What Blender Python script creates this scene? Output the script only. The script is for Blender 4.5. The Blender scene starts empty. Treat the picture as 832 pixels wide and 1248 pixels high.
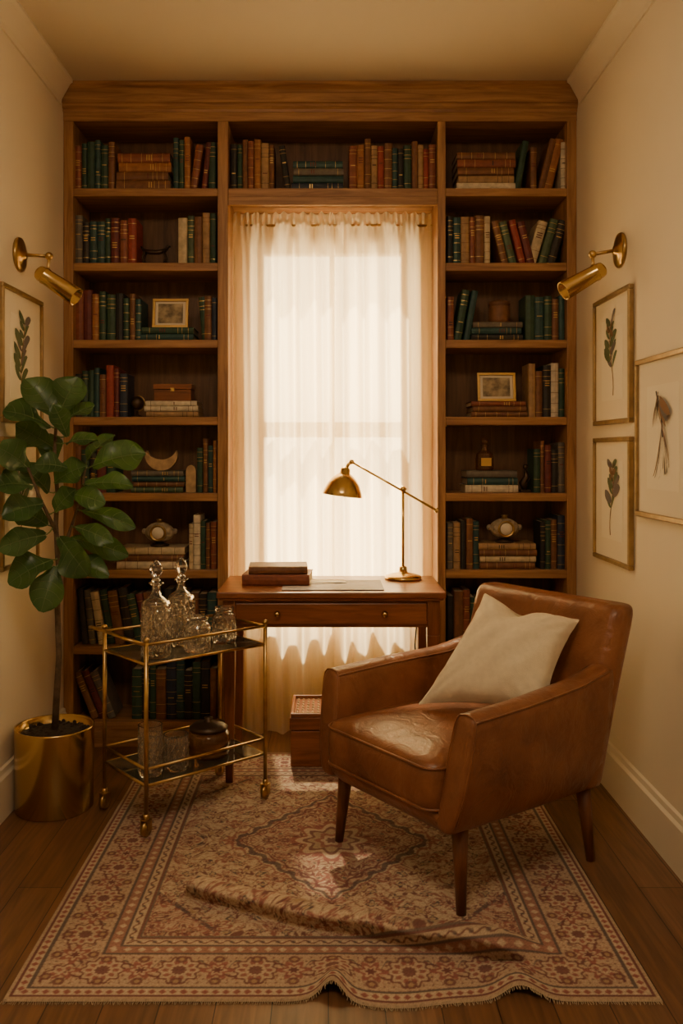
import bpy, bmesh, math, random
import numpy as np
from mathutils import Matrix, Vector
random.seed(7)
F=1080.0; H=1.28
def W(px,py,Y): return Vector(((px-400)*Y/F, Y, H-(py-550)*Y/F))
def sm(a,b,x):
    t=max(0,min(1,(x-a)/(b-a))); return t*t*(3-2*t)

# ------------------------------------------------------------ materials
def newmat(name):
    m=bpy.data.materials.new(name); m.use_nodes=True
    nt=m.node_tree; b=nt.nodes['Principled BSDF']; return m,nt,b
def plain(name,col,rough=.5,metal=0,bump=0,bscale=200,var=0,vscale=20,**kw):
    m,nt,b=newmat(name); N=nt.nodes; L=nt.links
    b.inputs['Base Color'].default_value=(*col,1); b.inputs['Roughness'].default_value=rough
    b.inputs['Metallic'].default_value=metal
    for k,v in kw.items(): b.inputs[k.replace('_',' ')].default_value=v
    tc=N.new('ShaderNodeTexCoord')
    if bump:
        n=N.new('ShaderNodeTexNoise'); n.inputs['Scale'].default_value=bscale; n.inputs['Detail'].default_value=3
        L.new(tc.outputs['Object'],n.inputs['Vector'])
        bp=N.new('ShaderNodeBump'); bp.inputs['Strength'].default_value=bump; bp.inputs['Distance'].default_value=.002
        L.new(n.outputs['Fac'],bp.inputs['Height']); L.new(bp.outputs['Normal'],b.inputs['Normal'])
    if var:
        n=N.new('ShaderNodeTexNoise'); n.inputs['Scale'].default_value=vscale; n.inputs['Detail'].default_value=5
        L.new(tc.outputs['Object'],n.inputs['Vector'])
        r=N.new('ShaderNodeValToRGB'); r.color_ramp.elements[0].position=.3; r.color_ramp.elements[1].position=.7
        r.color_ramp.elements[0].color=(*[c*(1-var) for c in col],1); r.color_ramp.elements[1].color=(*[min(1,c*(1+var)) for c in col],1)
        L.new(n.outputs['Fac'],r.inputs['Fac']); L.new(r.outputs['Color'],b.inputs['Base Color'])
    return m
def wood(name,dark,light,scale,rough=.45,bump=.25):
    m,nt,b=newmat(name); N=nt.nodes; L=nt.links
    tc=N.new('ShaderNodeTexCoord'); mp=N.new('ShaderNodeMapping'); mp.inputs['Scale'].default_value=scale
    L.new(tc.outputs['Object'],mp.inputs['Vector'])
    n=N.new('ShaderNodeTexNoise'); n.inputs['Scale'].default_value=1; n.inputs['Detail'].default_value=7; n.inputs['Roughness'].default_value=.62; n.inputs['Distortion'].default_value=.7
    L.new(mp.outputs['Vector'],n.inputs['Vector'])
    r=N.new('ShaderNodeValToRGB'); e=r.color_ramp.elements; e[0].position=.33; e[1].position=.68
    e[0].color=(*dark,1); e[1].color=(*light,1)
    L.new(n.outputs['Fac'],r.inputs['Fac']); L.new(r.outputs['Color'],b.inputs['Base Color'])
    b.inputs['Roughness'].default_value=rough
    bp=N.new('ShaderNodeBump'); bp.inputs['Strength'].default_value=bump; bp.inputs['Distance'].default_value=.002
    L.new(n.outputs['Fac'],bp.inputs['Height']); L.new(bp.outputs['Normal'],b.inputs['Normal'])
    return m
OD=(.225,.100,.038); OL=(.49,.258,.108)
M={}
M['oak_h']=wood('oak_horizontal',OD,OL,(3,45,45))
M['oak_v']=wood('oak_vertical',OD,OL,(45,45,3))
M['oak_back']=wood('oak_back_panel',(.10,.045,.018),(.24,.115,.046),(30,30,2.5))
M['desk']=wood('mahogany',(.16,.050,.018),(.33,.115,.042),(4,40,40),rough=.30)
M['deskv']=wood('mahogany_leg',(.15,.046,.016),(.30,.105,.038),(40,40,4),rough=.35)
M['wall']=plain('painted_plaster',(.78,.685,.545),.75,bump=.05,bscale=150,var=.015,vscale=3)
M['ceil']=plain('ceiling_paint',(.72,.62,.485),.85,bump=.05,bscale=100)
M['trim']=plain('trim_paint',(.78,.695,.56),.5)
M['brass']=plain('brushed_brass',(.62,.43,.18),.23,1,bump=.06,bscale=60)
M['brassd']=plain('aged_brass',(.50,.335,.14),.30,1,var=.22,vscale=25)
M['gold']=plain('gilt',(.62,.42,.16),.35,.9)
M['frame']=plain('gilt_wood_frame',(.36,.24,.11),.38,.6,var=.2,vscale=30)
M['mat']=plain('mat_board',(.76,.68,.55),.9)
M['paper']=plain('print_paper',(.80,.73,.60),.9)
M['page']=plain('book_pages',(.58,.46,.30),.9,var=.15,vscale=150)
M['bronze']=plain('dark_bronze',(.07,.045,.03),.4,.6)
M['ceram']=plain('speckled_stoneware',(.38,.30,.20),.5,var=.5,vscale=60)
M['stone']=plain('travertine',(.5,.33,.17),.6,var=.3,vscale=30)
M['soil']=plain('potting_soil',(.035,.02,.012),1,bump=1,bscale=70,var=.5,vscale=60)
M['bark']=plain('fig_bark',(.13,.085,.05),.85,bump=.6,bscale=90,var=.4,vscale=40)
M['legw']=wood('walnut_leg',(.09,.028,.012),(.20,.07,.028),(40,40,4),rough=.4)
M['linen']=plain('linen_cushion',(.78,.69,.52),.95,bump=.7,bscale=450,var=.05,vscale=60)
M['rubber']=plain('black_rubber',(.02,.018,.016),.6)
M['blot']=plain('leather_blotter',(.09,.035,.018),.5,bump=.2)
M['dkglass']=plain('amber_glass',(.22,.09,.03),.1,0,Transmission_Weight=.5)
M['ink']=plain('botanical_ink_green',(.10,.13,.06),.9)
M['ink2']=plain('botanical_ink_grey',(.15,.13,.13),.9)
M['inkb']=plain('botanical_ink_brown',(.22,.12,.06),.9)
M['winp']=plain('window_paint',(.6,.5,.36),.5)
M['sepia']=plain('sepia_photo',(.36,.28,.17),.6,var=.8,vscale=25)
for k,c in dict(g=(.028,.07,.042),t=(.025,.075,.075),b=(.19,.08,.034),r=(.24,.07,.038),R=(.30,.045,.028),o=(.35,.14,.045),
                n=(.38,.23,.11),c=(.58,.47,.30),k=(.022,.02,.02),v=(.025,.038,.07),w=(.65,.56,.42),m=(.14,.026,.026),G=(.075,.115,.06),e=(.14,.12,.095)).items():
    M['bk_'+k]=plain('book_cloth_'+{'g':'green','t':'teal','b':'brown','r':'russet','R':'red','o':'orange','n':'tan','c':'cream','k':'black','v':'navy','w':'ivory','m':'maroon','G':'olive','e':'grey'}[k],c,.55,bump=.2,bscale=300,var=.22,vscale=45)
def leather():
    m,nt,b=newmat('cognac_leather'); N=nt.nodes; L=nt.links
    tc=N.new('ShaderNodeTexCoord')
    n=N.new('ShaderNodeTexNoise'); n.inputs['Scale'].default_value=7; n.inputs['Detail'].default_value=8; n.inputs['Roughness'].default_value=.6
    L.new(tc.outputs['Object'],n.inputs['Vector'])
    r=N.new('ShaderNodeValToRGB'); e=r.color_ramp.elements; e[0].position=.3; e[1].position=.72
    e[0].color=(.15,.051,.022,1); e[1].color=(.33,.128,.056,1)
    L.new(n.outputs['Fac'],r.inputs['Fac']); L.new(r.outputs['Color'],b.inputs['Base Color'])
    v=N.new('ShaderNodeTexVoronoi'); v.inputs['Scale'].default_value=260; L.new(tc.outputs['Object'],v.inputs['Vector'])
    n2=N.new('ShaderNodeTexNoise'); n2.inputs['Scale'].default_value=14; n2.inputs['Detail'].default_value=4; n2.inputs['Distortion'].default_value=1.5
    L.new(tc.outputs['Object'],n2.inputs['Vector'])
    b1=N.new('ShaderNodeBump'); b1.inputs['Strength'].default_value=.25; b1.inputs['Distance'].default_value=.001
    b2=N.new('ShaderNodeBump'); b2.inputs['Strength'].default_value=.5; b2.inputs['Distance'].default_value=.010
    L.new(v.outputs['Distance'],b1.inputs['Height']); L.new(n2.outputs['Fac'],b2.inputs['Height'])
    L.new(b2.outputs['Normal'],b1.inputs['Normal']); L.new(b1.outputs['Normal'],b.inputs['Normal'])
    b.inputs['Roughness'].default_value=.33
    return m
M['leather']=leather()
def glass(name,col=(1,1,1),rough=.02,tw=1.):
    m,nt,b=newmat(name)
    b.inputs['Base Color'].default_value=(*col,1); b.inputs['Transmission Weight'].default_value=tw
    b.inputs['Roughness'].default_value=rough; b.inputs['IOR'].default_value=1.5
    return m
M['glass']=glass('cut_crystal',(1,.97,.9),.01,.975)
M['shelfglass']=plain('smoked_mirror_glass',(.10,.085,.06),.06,.35)
def thin_glass():
    m,nt,b=newmat('window_glass'); N=nt.nodes; L=nt.links
    t=N.new('ShaderNodeBsdfTransparent'); g=N.new('ShaderNodeBsdfGlossy'); g.inputs['Roughness'].default_value=.02
    x=N.new('ShaderNodeMixShader'); x.inputs[0].default_value=.05
    L.new(t.outputs[0],x.inputs[1]); L.new(g.outputs[0],x.inputs[2]); L.new(x.outputs[0],N['Material Output'].inputs[0]); return m
M['pane']=thin_glass()
def sheer():
    m,nt,b=newmat('sheer_linen'); N=nt.nodes; L=nt.links
    tr=N.new('ShaderNodeBsdfTranslucent'); tr.inputs['Color'].default_value=(.95,.82,.56,1)
    di=N.new('ShaderNodeBsdfDiffuse'); di.inputs['Color'].default_value=(.80,.67,.46,1)
    tp=N.new('ShaderNodeBsdfTransparent'); tp.inputs['Color'].default_value=(1,.93,.8,1)
    a=N.new('ShaderNodeMixShader'); a.inputs[0].default_value=.38
    L.new(tr.outputs[0],a.inputs[1]); L.new(di.outputs[0],a.inputs[2])
    tc=N.new('ShaderNodeTexCoord'); mp=N.new('ShaderNodeMapping'); mp.inputs['Scale'].default_value=(160,1,9)
    n=N.new('ShaderNodeTexNoise'); n.inputs['Scale'].default_value=1; L.new(tc.outputs['Object'],mp.inputs[0]); L.new(mp.outputs[0],n.inputs['Vector'])
    mr=N.new('ShaderNodeMapRange'); mr.inputs['To Min'].default_value=.08; mr.inputs['To Max'].default_value=.24
    L.new(n.outputs['Fac'],mr.inputs['Value'])
    c=N.new('ShaderNodeMixShader'); L.new(mr.outputs[0],c.inputs[0])
    L.new(a.outputs[0],c.inputs[1]); L.new(tp.outputs[0],c.inputs[2]); L.new(c.outputs[0],N['Material Output'].inputs[0]); return m
M['sheer']=sheer()
def leafmat():
    m,nt,b=newmat('fig_leaf'); N=nt.nodes; L=nt.links
    tc=N.new('ShaderNodeTexCoord'); n=N.new('ShaderNodeTexNoise'); n.inputs['Scale'].default_value=9; n.inputs['Detail'].default_value=3
    L.new(tc.outputs['Object'],n.inputs['Vector'])
    r=N.new('ShaderNodeValToRGB'); e=r.color_ramp.elements; e[0].position=.3; e[1].position=.7
    e[0].color=(.022,.060,.020,1); e[1].color=(.07,.15,.045,1)
    L.new(n.outputs['Fac'],r.inputs['Fac']); L.new(r.outputs['Color'],b.inputs['Base Color'])
    b.inputs['Roughness'].default_value=.33
    tr=N.new('ShaderNodeBsdfTranslucent'); tr.inputs['Color'].default_value=(.16,.32,.05,1)
    x=N.new('ShaderNodeMixShader'); x.inputs[0].default_value=.22
    L.new(b.outputs[0],x.inputs[1]); L.new(tr.outputs[0],x.inputs[2]); L.new(x.outputs[0],N['Material Output'].inputs[0]); return m
M['leaf']=leafmat()
M['vein']=plain('leaf_vein',(.16,.24,.08),.5)
def floormat():
    m,nt,b=newmat('oak_floorboards'); N=nt.nodes; L=nt.links
    tc=N.new('ShaderNodeTexCoord'); mp=N.new('ShaderNodeMapping'); mp.inputs['Rotation'].default_value=(0,0,math.pi/2)
    L.new(tc.outputs['Object'],mp.inputs[0])
    br=N.new('ShaderNodeTexBrick'); br.inputs['Scale'].default_value=1; br.inputs['Brick Width'].default_value=1.3; br.inputs['Row Height'].default_value=.13
    br.inputs['Mortar Size'].default_value=.0015; br.inputs['Color1'].default_value=(.155,.073,.034,1); br.inputs['Color2'].default_value=(.215,.106,.050,1); br.inputs['Mortar'].default_value=(.03,.013,.007,1)
    L.new(mp.outputs[0],br.inputs['Vector'])
    mp2=N.new('ShaderNodeMapping'); mp2.inputs['Scale'].default_value=(50,3,1); L.new(tc.outputs['Object'],mp2.inputs[0])
    n=N.new('ShaderNodeTexNoise'); n.inputs['Scale'].default_value=1; n.inputs['Detail'].default_value=7; n.inputs['Distortion'].default_value=.8
    L.new(mp2.outputs[0],n.inputs['Vector'])
    mr=N.new('ShaderNodeMapRange'); mr.inputs['From Min'].default_value=.3; mr.inputs['From Max'].default_value=.7; mr.inputs['To Min'].default_value=.6; mr.inputs['To Max'].default_value=1.25
    L.new(n.outputs['Fac'],mr.inputs['Value'])
    mx=N.new('ShaderNodeVectorMath'); mx.operation='MULTIPLY'
    L.new(br.outputs['Color'],mx.inputs[0]); L.new(mr.outputs[0],mx.inputs[1]); L.new(mx.outputs[0],b.inputs['Base Color'])
    b.inputs['Roughness'].default_value=.40
    bp=N.new('ShaderNodeBump'); bp.inputs['Strength'].default_value=.2; bp.inputs['Distance'].default_value=.001
    L.new(n.outputs['Fac'],bp.inputs['Height']); L.new(bp.outputs[0],b.inputs['Normal']); return m
M['floor']=floormat()
def rugmat():
    m,nt,b=newmat('persian_rug_wool'); N=nt.nodes; L=nt.links
    a=N.new('ShaderNodeAttribute'); a.attribute_name='Col'
    L.new(a.outputs['Color'],b.inputs['Base Color']); b.inputs['Roughness'].default_value=1
    tc=N.new('ShaderNodeTexCoord'); n=N.new('ShaderNodeTexNoise'); n.inputs['Scale'].default_value=350
    L.new(tc.outputs['Object'],n.inputs['Vector'])
    bp=N.new('ShaderNodeBump'); bp.inputs['Strength'].default_value=.6; bp.inputs['Distance'].default_value=.002
    L.new(n.outputs['Fac'],bp.inputs['Height']); L.new(bp.outputs[0],b.inputs['Normal']); return m
M['rug']=rugmat()
M['fringe']=plain('rug_fringe',(.50,.40,.29),1)

# ------------------------------------------------------------ mesh builder
class MB:
    def __init__(s): s.v=[];s.f=[];s.mi=[];s.sm=[];s.mats=[];s.M=Matrix()
    def slot(s,m):
        if m not in s.mats: s.mats.append(m)
        return s.mats.index(m)
    def add(s,vs,fs,m,smooth=False):
        o=len(s.v); k=s.slot(m)
        s.v+= [s.M@Vector(v) for v in vs]
        for f in fs: s.f.append([i+o for i in f]); s.mi.append(k); s.sm.append(smooth)
    def hexa(s,p,m): s.add(p,[(0,3,2,1),(4,5,6,7),(0,1,5,4),(1,2,6,5),(2,3,7,6),(3,0,4,7)],m)
    def box(s,x0,x1,y0,y1,z0,z1,m):
        s.hexa([(x0,y0,z0),(x1,y0,z0),(x1,y1,z0),(x0,y1,z0),(x0,y0,z1),(x1,y0,z1),(x1,y1,z1),(x0,y1,z1)],m)
    def prism(s,poly,ax,a0,a1,m,smooth=False):
        n=len(poly)
        def c(p,a): return (a,p[0],p[1]) if ax=='x' else (p[0],a,p[1]) if ax=='y' else (p[0],p[1],a)
        vs=[c(p,a0) for p in poly]+[c(p,a1) for p in poly]
        fs=[(i,(i+1)%n,n+(i+1)%n,n+i) for i in range(n)]
        s.add(vs,fs,m,smooth); s.add(vs,[tuple(range(n))[::-1],tuple(range(n,2*n))],m)
    def rings(s,rs,m,smooth=True,cap=True,closed=True):
        n=len(rs[0]); vs=[p for r in rs for p in r]; fs=[]
        for k in range(len(rs)-1):
            for i in range(n if closed else n-1):
                j=(i+1)%n; fs.append((k*n+i,k*n+j,(k+1)*n+j,(k+1)*n+i))
        if cap and closed: fs+= [tuple(range(n))[::-1],tuple((len(rs)-1)*n+i for i in range(n))]
        s.add(vs,fs,m,smooth)
    def lathe(s,prof,m,c=(0,0,0),n=24,smooth=True,mod=None):
        rs=[]
        for r,z in prof:
            r=max(r,1e-5)
            rs.append([(c[0]+r*(mod(a,z) if mod else 1)*math.cos(a),c[1]+r*(mod(a,z) if mod else 1)*math.sin(a),c[2]+z) for a in [2*math.pi*i/n for i in range(n)]])
        s.rings(rs,m,smooth,cap=(prof[0][0]>1e-4 or prof[-1][0]>1e-4))
    def tube(s,pts,r,m,n=8,smooth=True):
        pts=[Vector(p) for p in pts]; rs=[]; u=None
        for i,p in enumerate(pts):
            t=(pts[min(i+1,len(pts)-1)]-pts[max(i-1,0)]).normalized()
            if u is None:
                u=t.cross(Vector((0,0,1)));
                if u.length<.1: u=t.cross(Vector((0,1,0)))
            u=(u-t*u.dot(t)).normalized(); w=t.cross(u)
            rr=r[i] if isinstance(r,(list,tuple)) else r
            rs.append([p+rr*(u*math.cos(a)+w*math.sin(a)) for a in [2*math.pi*k/n for k in range(n)]])
        s.rings(rs,m,smooth)
    def sphere(s,c,r,m,n=14,sc=(1,1,1)):
        s.rings([[(c[0]+sc[0]*r*max(math.sin(t),1e-3)*math.cos(a),c[1]+sc[1]*r*max(math.sin(t),1e-3)*math.sin(a),c[2]-sc[2]*r*math.cos(t)) for a in [2*math.pi*i/n for i in range(n)]] for t in [math.pi*k/10 for k in range(11)]],m)
    def obj(s,name,parent=None,bevel=0,seg=2,subsurf=0,recalc=True,auto=False):
        me=bpy.data.meshes.new(name); me.from_pydata([tuple(v) for v in s.v],[],s.f)
        for m in s.mats: me.materials.append(M[m])
        me.polygons.foreach_set('material_index',s.mi); me.polygons.foreach_set('use_smooth',s.sm)
        me.update()
        if recalc:
            bm=bmesh.new(); bm.from_mesh(me); bmesh.ops.recalc_face_normals(bm,faces=bm.faces); bm.to_mesh(me); bm.free()
        o=bpy.data.objects.new(name,me); bpy.context.scene.collection.objects.link(o)
        if parent: o.parent=parent
        if bevel:
            b=o.modifiers.new('bevel','BEVEL'); b.width=bevel; b.segments=seg; b.limit_method='ANGLE'; b.angle_limit=.6
        if subsurf:
            b=o.modifiers.new('sub','SUBSURF'); b.levels=subsurf; b.render_levels=subsurf
        return o
def group(name,loc=(0,0,0),rz=0):
    e=bpy.data.objects.new(name,None); e.empty_display_size=.1; e.location=loc; e.rotation_euler=(0,0,rz)
    bpy.context.scene.collection.objects.link(e); return e
def rr(cx,cy,hx,hy,r,z,n=6):
    out=[]
    for qx,qy,a0 in ((1,1,0),(-1,1,90),(-1,-1,180),(1,-1,270)):
        for k in range(n+1):
            a=math.radians(a0+90*k/n); out.append((cx+qx*(hx-r)+r*math.cos(a),cy+qy*(hy-r)+r*math.sin(a),z))
    return out

# ------------------------------------------------------------ room shell
XL,XR=-1.143,1.071; ZC=2.861; YB=3.82; YW=4.10; YR=-1.3
def shell(name,*a,m='wall'):
    b=MB(); b.box(*a,m); return b.obj(name)
shell('floor',XL-.1,XR+.1,YR-.1,YW+.15,-.1,0,m='floor')
shell('ceiling',XL-.1,XR+.1,YR-.1,YW+.15,ZC,ZC+.1,m='ceil')
shell('wall_left',XL-.1,XL,YR-.1,YW+.15,0,ZC)
shell('wall_right',XR,XR+.1,YR-.1,YW+.15,0,ZC)
shell('wall_front',XL,XR,YR-.1,YR,0,ZC)
WX0,WX1,WZ0,WZ1=-.345,.385,.48,2.24
b=MB()
b.box(XL,WX0,YW,YW+.15,0,ZC,'wall'); b.box(WX1,XR,YW,YW+.15,0,ZC,'wall')
b.box(WX0,WX1,YW,YW+.15,0,WZ0,'wall'); b.box(WX0,WX1,YW,YW+.15,WZ1,ZC,'wall'); b.obj('wall_back')
# window
b=MB(); f=.045
y0,y1=YW+.005,YW+.07
b.box(WX0,WX0+f,y0,y1,WZ0,WZ1,'winp'); b.box(WX1-f,WX1,y0,y1,WZ0,WZ1,'winp')
b.box(WX0+f,WX1-f,y0,y1,WZ0,WZ0+.05,'winp'); b.box(WX0+f,WX1-f,y0,y1,WZ1-f,WZ1,'winp')
b.box(WX0+f,WX1-f,y0,y1,1.345,1.415,'winp')
b.box(.005,.03,y0+.01,y1-.01,1.415,WZ1-f,'winp'); b.box(.005,.03,y0+.01,y1-.01,WZ0+.05,1.345,'winp')
b.box(WX0+f,WX1-f,y0+.03,y0+.033,WZ0+.05,WZ1-f,'pane')
b.obj('window_1')
# baseboards + crown
for nm,x,sgn in (('left',XL,1),('right',XR,-1)):
    b=MB(); b.prism([(x,0),(x+sgn*.02,0),(x+sgn*.02,.145),(x+sgn*.012,.155),(x+sgn*.010,.172),(x,.176)],'y',YR,YB,'trim'); b.obj('baseboard_'+nm)
b=MB()
for x,sgn in ((XL,1),(XR,-1)):
    pr=[(0,0),(0,-.105),(.008,-.105),(.010,-.085),(.018,-.07),(.032,-.045),(.044,-.022),(.048,-.018),(.056,-.012),(.056,0)]
    b.prism([(x+sgn*p,ZC+q) for p,q in pr],'y',YR,YB-.05,'trim')
b.obj('trim_1')

# ------------------------------------------------------------ bookcase
S=282.8
def bx(px): return (px-400)/S
def bz(py): return H+(550-py)/S
shelf_py=[229,320,414,508,601,695,788,880]
YBK=4.085
bays=[(bx(89),bx(265)),(bx(278),bx(533)),(bx(543),bx(691))]
root=group('built_in_bookcase')
b=MB()
for x0,x1 in ((XL+.001,bx(89)),(bx(265),bx(278)),(bx(533),bx(543)),(bx(691),XR-.001)):
    b.box(x0,x1,YB,YBK,0,bz(137),'oak_v')
b.obj('stiles',root,bevel=.003)
b=MB()
b.box(XL+.001,XR-.001,YB-.004,YBK,bz(148),bz(135),'oak_h')
for k,(x0,x1) in enumerate(bays):
    for i,py in enumerate(shelf_py):
        if k==1 and i>0: continue
        t=.035 if k!=1 else .04
        b.box(x0,x1,YB+.002,YBK,bz(py)-t,bz(py),'oak_h')
    if k!=1: b.box(x0,x1,YB+.01,YB+.03,0,bz(890),'oak_h')
b.obj('shelves',root,bevel=.003)
b=MB()
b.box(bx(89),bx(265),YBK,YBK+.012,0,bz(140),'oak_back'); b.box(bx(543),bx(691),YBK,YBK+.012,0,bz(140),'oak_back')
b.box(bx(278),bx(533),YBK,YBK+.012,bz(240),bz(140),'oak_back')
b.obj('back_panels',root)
b=MB()
zc=ZC-.002
pr=[(YB+.1,bz(137)),(YB-.008,bz(137)),(YB-.010,bz(134)),(YB-.018,bz(131)),(YB-.018,bz(128)),(YB-.026,bz(127)),(YB-.026,zc-.03),(YB-.034,zc-.022),(YB-.045,zc-.015),(YB-.045,zc),(YB+.1,zc)]
b.prism(pr,'x',XL+.001,XR-.001,'oak_h'); b.obj('cornice',root)
b=MB(); b.box(bx(278),bx(533),YB-.003,YB+.018,bz(250),bz(239),'oak_h'); b.obj('header',root,bevel=.003)

# ------------------------------------------------------------ books
BK=MB()
def book(t,h,d,col,bands=None):
    """spine facing -y at y=0, thickness along x centred, standing on z=0"""
    c=.0025; r=min(.006,t*.3)
    pts=[(-t/2,d),(-t/2,r),(-.36*t,.35*r),(0,0),(.36*t,.35*r),(t/2,r),(t/2,d),(t/2-c,d),(t/2-c,r+c),(-t/2+c,r+c),(-t/2+c,d)]
    n=len(pts)
    vs=[(p[0],p[1],0) for p in pts]+[(p[0],p[1],h) for p in pts]
    BK.add(vs,[(i,(i+1)%n,n+(i+1)%n,n+i) for i in range(n)],'bk_'+col)
    for o in (0,n): # U caps
        BK.add(vs,[(o+0,o+1,o+9,o+10),(o+1,o+2,o+9),(o+2,o+3,o+9),(o+3,o+8,o+9),(o+3,o+4,o+8),(o+4,o+5,o+8),(o+5,o+6,o+7,o+8)],'bk_'+col)
    BK.box(-t/2+c,t/2-c,r+c,d-.004,.003,h-.003,'page')
    if bands is None: bands=random.choice([(.12,.3,.82,.9),(.1,.88),(.15,.7,.78,.9),(.08,.25,.45,.65,.85),()])
    e=.0007
    arc=[(-t/2-e,r+.004),(-t/2-e,r-e),(-.37*t,.35*r-e),(0,-e),(.37*t,.35*r-e),(t/2+e,r-e),(t/2+e,r+.004)]
    gm='gold' if col not in 'cwn' else random.choice(['bk_b','bk_k'])
    def strip(z0,z1,m):
        k=len(arc); BK.add([(p[0],p[1],z0) for p in arc]+[(p[0],p[1],z1) for p in arc],[(i,i+1,k+i+1,k+i) for i in range(k-1)],m)
    for f in bands: strip(h*f,h*f+.0018,gm)
    if bands and t>.018 and random.random()<.75: # label block with title rules
        z0=h*random.choice([.55,.6,.35]); w=t*.30
        lm=random.choice([gm,'bk_m' if col not in 'mr' else 'bk_k',gm])
        for q in range(random.choice([1,2,3])):
            zz=z0+q*.010; BK.add([(-w,-.0012,zz),(w,-.0012,zz),(w,-.0012,zz+.004),(-w,-.0012,zz+.004)],[(0,1,2,3)],lm)
SB=280.0
def sx(px): return (px-400)/SB
def upr(row,x0,x1,cols,h0=50,h1=64,bay=None):
    z=bz(shelf_py[row]); X0,X1=sx(x0),sx(x1)
    ws=[random.uniform(.75,1.3) for _ in cols]; tot=sum(ws); x=X0
    for c,w in zip(cols,ws):
        t=(X1-X0)*w/tot; h=random.uniform(h0,h1)/SB
        BK.M=Matrix.Translation((x+t/2,YB+.028+random.uniform(0,.012),z+.0005))
        book(t-.0012,h,random.uniform(.13,.17),c); x+=t
def lean(row,px,cols,ang,h0=52,h1=60,tw=9):
    """books leaning; ang>0 top goes right. px= x of lowest corner of first book; stack continues right"""
    z=bz(shelf_py[row]); a=math.radians(ang); x=sx(px)
    for c in cols:
        t=tw*random.uniform(.8,1.2)/SB; h=random.uniform(h0,h1)/SB
        sgn=1 if ang>0 else -1
        BK.M=Matrix.Translation((x,YB+.03+random.uniform(0,.01),z+.0005))@Matrix.Rotation(a,4,'Y')@Matrix.Translation((-sgn*t/2,0,0))
        book(t-.001,h,.15,c); x+=t/math.cos(a)+.002
def stack(row,x0,x1,cols,hpx,zbase=None,yoff=0,jit=4):
    z=bz(shelf_py[row]) if zbase is None else zbase; t=hpx/SB/len(cols)
    for c in cols[::-1]:
        a=sx(x0+random.uniform(0,jit)); e=sx(x1-random.uniform(0,jit)); h=e-a
        tt=t*random.uniform(.92,1.05)
        BK.M=Matrix.Translation((a,YB+.025+yoff+random.uniform(0,.012),z+tt/2+.0006))@Matrix.Rotation(math.pi/2,4,'Y')
        book(tt-.001,h,.17,c); z+=tt
    return z
# left bay
upr(0,91,140,'rggtgb',54,62); s_=stack(0,141,209,'robb',46); upr(0,211,232,'tgo',54,66); lean(0,240,'r',8,54,58,10); lean(0,252,'m',6,58,60,8); upr(0,254,263,'g',58,62)
upr(1,91,166,'ekttgmrR',50,62); upr(1,217,263,'cGbng',56,64)
upr(2,91,172,'rmoggkgbt',50,62); zp=stack(2,171,238,'gt',17); lean(2,246,'g',-5,52,54,8); upr(2,249,264,'bv',50,60)
upr(3,91,155,'kggtbRmv',50,66); zq=stack(3,175,242,'wwn',20)
zr=stack(4,160,226,'etbG',27); upr(4,240,264,'gbto',52,66); upr(4,91,140,'bgkmg',48,60)
zs=stack(5,141,226,'cbw',26); upr(5,230,264,'cwgbr',52,66)
lean(6,100,'ke',-6,66,70,9); lean(6,120,'cgbk',-9,64,72,10); lean(6,166,'gmb',-12,60,66,9); upr(6,200,264,'kgvbkt',60,72)
lean(7,112,'bme',-22,58,64,9); upr(7,160,264,'gkgbvtkgkb',58,74)
# middle
upr(0,281,334,'kgbronb',52,62); lean(0,347,'k',-8,54,55,8); stack(0,354,421,'tetv',34)
upr(0,425,531,'robnRbtkgbnRr',50,64)
# right bay
stack(0,556,628,'brbnw',48); lean(0,634,'g',10,60,62,8); upr(0,646,654,'b',52,54); lean(0,663,'bo',14,58,64,10); upr(0,683,690,'w',58,60)
upr(1,545,597,'ktnrbc',54,62); lean(1,611,'bG',-14,52,60,8); lean(1,633,'Rm',-14,52,58,10); lean(1,653,'cGk',16,52,58,10)
upr(2,545,553,'r',52,54); lean(2,562,'gt',10,60,62,9); zt=stack(2,573,637,'etk',24); upr(2,640,688,'gtgbt',50,58)
zu=stack(3,573,643,'rbb',20); upr(3,644,688,'nbkwg',54,66)
zv=stack(4,565,633,'etw',28); upr(4,650,688,'gbmke',52,64)
upr(5,545,584,'enkbt',54,62); zw=stack(5,581,655,'nbcb',32); upr(5,658,688,'kgbv',56,66)
upr(6,545,605,'kbrgvbm',56,68); upr(6,606,690,'bgkmcgbt',50,62)
upr(7,545,690,'gkbmtgknbvgrbe',54,68)
BK.M=Matrix()
BK.obj('books')

# ------------------------------------------------------------ shelf ornaments
def photo_frame(name,px0,px1,py_h,z,y=YB+.06):
    w=(px1-px0)/SB; h=py_h/SB; g=group(name,((sx(px0)+sx(px1))/2,y,z+.0005)); b=MB(); t=.012
    b.M=Matrix.Rotation(-.16,4,'X')
    for a in ((-w/2,w/2,0,t),(-w/2,w/2,h-t,h),(-w/2,-w/2+t,t,h-t),(w/2-t,w/2,t,h-t)): b.box(a[0],a[1],-.006,.008,a[2],a[3],'gold')
    b.box(-w/2+t,w/2-t,.001,.006,t,h-t,'mat'); b.box(-w/2+t+.012,w/2-t-.012,-.001,.002,t+.010,h-t-.010,'sepia')
    b.M=Matrix(); b.box(-.012,.012,.028,.034,0,h*.7,'bk_b'); b.hexa([(-.012,.012,0),(.012,.012,0),(.012,.034,0),(-.012,.034,0),(-.012,.014,.004),(.012,.014,.004),(.012,.034,.004),(-.012,.034,.004)],'bk_b')
    b.obj('easel_frame',g,bevel=.0015)
photo_frame('photo_frame',184,228,37,zp)
photo_frame('photo_frame',583,630,36,zu)
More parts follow.
